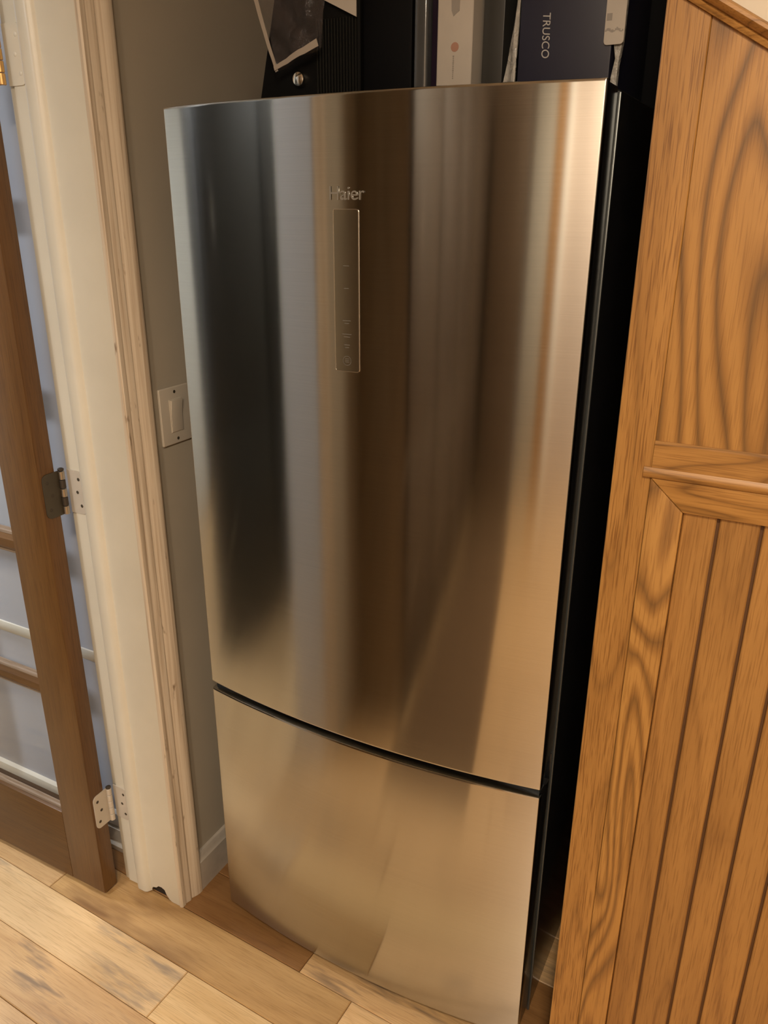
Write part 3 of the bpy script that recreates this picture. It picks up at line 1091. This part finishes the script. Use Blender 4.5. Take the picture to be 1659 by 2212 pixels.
obj('print', bm, M['grey_print'], lb, smooth=False)

tag(boxo('tall_black_box', 0.10, 0.345, 0.36, 0.63, TZ, 2.12, M['black_card'], bev=0.003), 'tall black box at the back of the refrigerator top', 'box')

# clear bag hanging over the appliance: crinkled sheet with two white hems
bag = thing('plastic_bag', 'clear crinkled plastic bag with white hems hanging in front of the black appliance', 'plastic bag', (-0.14, 0.065, 1.75))
C0, C1, C2, C3 = (-0.226, 1.90), (-0.173, 1.7475), (-0.094, 1.775), (-0.087, 1.90)
bm = bmesh.new()
random.seed(21)
N = 16
gf, gb = [], []
for i in range(N + 1):
    t = i / N
    rf, rb_ = [], []
    for j in range(N + 1):
        s = j / N
        x = (C1[0] * (1 - s) + C2[0] * s) * (1 - t) + (C0[0] * (1 - s) + C3[0] * s) * t
        z = (C1[1] * (1 - s) + C2[1] * s) * (1 - t) + (C0[1] * (1 - s) + C3[1] * s) * t
        y = 0.066 + 0.006 * math.sin(9 * s + 4 * t) * math.sin(6 * t + 2 * s) + random.uniform(-0.0022, 0.0022)
        rf.append(bm.verts.new((x, y, z)))
        rb_.append(bm.verts.new((x, y + 0.0012, z)))
    gf.append(rf)
    gb.append(rb_)
for i in range(N):
    for j in range(N):
        bm.faces.new((gf[i][j], gf[i][j + 1], gf[i + 1][j + 1], gf[i + 1][j]))
        bm.faces.new((gb[i][j + 1], gb[i][j], gb[i + 1][j], gb[i + 1][j + 1]))
# fold over the appliance's top
top = [gf[N][j].co.copy() for j in range(N + 1)]
prev = gf[N]
for yy, zz in ((0.068, 1.96), (0.074, 2.004), (0.10, 2.012), (0.20, 2.0045)):
    row = [bm.verts.new((top[j].x + (0.07 * (1 - j / N) if zz > 1.98 else 0.03 * (1 - j / N)), yy + random.uniform(-0.001, 0.001), zz)) for j in range(N + 1)]
    for j in range(N):
        bm.faces.new((prev[j], prev[j + 1], row[j + 1], row[j]))
    prev = row
obj('film', bm, M['film'], bag)


def strip(name, a, b, w0, w1, side, m_, parent, y):
    a, b = Vector((a[0], 0, a[1])), Vector((b[0], 0, b[1]))
    dd = (b - a).normalized()
    nn = Vector((-dd.z, 0, dd.x)) * side
    bm = bmesh.new()
    n = 10
    g = []
    for i in range(n + 1):
        t = i / n
        p = a + (b - a) * t
        w = w0 + (w1 - w0) * t
        wob = random.uniform(-0.0005, 0.0005)
        yy = y + 0.0012 * math.sin(8 * t)
        p0, p1 = p + nn * wob, p + nn * (w + wob)
        g.append([bm.verts.new((p0.x, yy, p0.z)), bm.verts.new((p1.x, yy, p1.z)), bm.verts.new((p1.x, yy + 0.001, p1.z)), bm.verts.new((p0.x, yy + 0.001, p0.z))])
    for i in range(n):
        for k in range(4):
            bm.faces.new((g[i][k], g[i][(k + 1) % 4], g[i + 1][(k + 1) % 4], g[i + 1][k]))
    bm.faces.new(g[0])
    bm.faces.new(list(reversed(g[n])))
    return obj(name, bm, m_, parent)


strip('hem', C0, (C1[0], C1[1] - 0.002), 0.0085, 0.005, 1, M['film_hem'], bag, 0.0575)
strip('hem', C1, C2, 0.0060, 0.0105, 1, M['film_hem'], bag, 0.0570)

# white paper corner hanging over the appliance
bm = bmesh.new()
prism(bm, [(-0.112, 1.845), (-0.0425, 1.812), (-0.0425, 2.0), (-0.14, 2.0)], 1, 0.0815, 0.083)
prism(bm, [(-0.14, 0.0815), (-0.0425, 0.0815), (-0.0435, 0.20), (-0.12, 0.20)], 2, 2.0005, 2.0020)
tag(obj('paper_sheet', bm, M['white_card']), 'white paper sheet folded down over the black appliance', 'paper')

# ================================================================== KITCHEN BEHIND (seen in the steel)
def cabinet(name, label, x0, x1, y0, y1, z0, z1, face, ndoor, m_, md_):
    """Tall cabinet; face is the axis its doors look along: '+x' or '+y'."""
    c = thing(name, label, 'cabinet', ((x0 + x1) / 2, (y0 + y1) / 2, 0))
    boxo('body', x0, x1, y0, y1, 0.08, z1, m_, c, 0.003)
    boxo('plinth', x0, x1 - 0.001, y0, y1 - 0.001, 0.0, 0.08, M['black_plastic'], c)
    for k in range(ndoor):
        for za, zb in ((0.12, 0.86), (0.90, z1 - 0.03)):
            if face == '+x':
                w = (y1 - y0) / ndoor
                a = y0 + k * w
                dr = boxo('door', x1, x1 + 0.02, a + 0.01, a + w - 0.01, za, zb, md_, c, 0.004)
                at_, ax = (x1 + 0.02, a + w - 0.06, (za + zb) / 2), 'x'
            else:
                w = (x1 - x0) / ndoor
                a = x0 + k * w
                dr = boxo('door', a + 0.01, a + w - 0.01, y1, y1 + 0.02, za, zb, md_, c, 0.004)
                at_, ax = (a + w - 0.06, y1 + 0.02, (za + zb) / 2), 'y'
            bm = bmesh.new()
            lathe(bm, [(0.006, 0), (0.006, 0.014), (0.014, 0.018), (0.014, 0.026), (0.008, 0.030)], at_, ax, 14)
            obj('knob', bm, M['nickel'], dr)
    return c


cabinet('pantry_cabinet', 'dark wooden pantry cabinet along the kitchen wall past the doorway', LW + 0.002, -0.235, -3.05, -0.92, 0, 2.15, '+x', 5, M['cab_lit'], M['cab_dark'])
cabinet('dark_band_cupboard', 'added nearly black cupboard in the side room that gives the dark band in the steel', -1.39, -1.27, -1.62, -0.66, 0, 2.2, '+x', 2, M['dark_band'], M['dark_band'])  # added out of view to put a dark band in the steel
cabinet('linen_cupboard', 'dark wooden cupboard on the rear kitchen wall next to the pantry cabinet', -0.19, 0.11, YR + 0.002, YR + 0.30, 0, 2.15, '+y', 1, M['cab_dark'], M['cab_mid'])
fr2 = bpy.data.objects.new('trim_3', None)
COL.objects.link(fr2)
fr2.location = (0.25, YR, 0)
struct(fr2, 'painted and oak upright boards on the rear kitchen wall', 'wall trim')
boxo('board', 0.135, 0.305, YR + 0.001, YR + 0.03, 0.0, 2.43, M['grey_board'], fr2, 0.003)
boxo('board', 0.308, 0.392, YR + 0.001, YR + 0.03, 0.0, 2.43, M['oak_z'], fr2, 0.003)
boxo('board', 0.396, 0.446, YR + 0.001, YR + 0.04, 0.0, 2.43, M['white_paint'], fr2, 0.003)
mat_o = thing('added_runner', 'added brown runner that gives the brown band reflected in the steel', 'runner', (-0.04, -1.2, 0))  # added out of view to darken the floor's reflection
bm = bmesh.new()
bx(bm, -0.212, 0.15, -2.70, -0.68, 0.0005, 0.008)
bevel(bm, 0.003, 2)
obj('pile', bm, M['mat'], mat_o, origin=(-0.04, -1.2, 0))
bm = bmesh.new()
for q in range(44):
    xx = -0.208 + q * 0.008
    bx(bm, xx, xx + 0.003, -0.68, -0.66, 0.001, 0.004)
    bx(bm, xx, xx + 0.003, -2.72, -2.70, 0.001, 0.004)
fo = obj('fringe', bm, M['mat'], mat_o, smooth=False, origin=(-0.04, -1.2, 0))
fo['kind'] = 'stuff'

# kitchen ceiling lamps and two added side-room fills, each with its own light
for i, (L, cfg, lab) in enumerate(((LAMP1, L1, 'round ceiling lamp nearest the oak panelling'), (LAMP2, L2, 'round ceiling lamp nearest the pantry cabinet'),
                                 (FILL3, L3, 'added cool fill lamp of the side room above the glazed door'),
                                 (FILL4, L4, 'added cool fill lamp of the side room beside the added black cupboard'))):
    t = thing('ceiling_lamp', lab, 'ceiling lamp', (L[0], L[1], CEIL), 'kitchen ceiling lamps')
    r = cfg['size'] / 2
    bm = bmesh.new()
    lathe(bm, [(r + 0.02, CEIL - 0.022), (r + 0.025, CEIL - 0.012), (r + 0.02, CEIL - 0.0005)], (L[0], L[1], 0), 'z', 32)
    obj('rim', bm, M['base_white'], t)
    bm = bmesh.new()
    lathe(bm, [(r * 0.3, CEIL - 0.034), (r * 0.7, CEIL - 0.031), (r, CEIL - 0.021)], (L[0], L[1], 0), 'z', 32)
    obj('diffuser', bm, M['lamp'] if i < 2 else M['fill_cool'], t)
    dl = bpy.data.lights.new('lamp_light', 'AREA')
    dl.shape = 'DISK'
    dl.size = cfg['size']
    dl.energy = cfg['power']
    dl.color = cfg['col']
    lo = bpy.data.objects.new('lamp_light', dl)
    COL.objects.link(lo)
    lo.parent = t
    lo.location = (0, 0, -0.045)
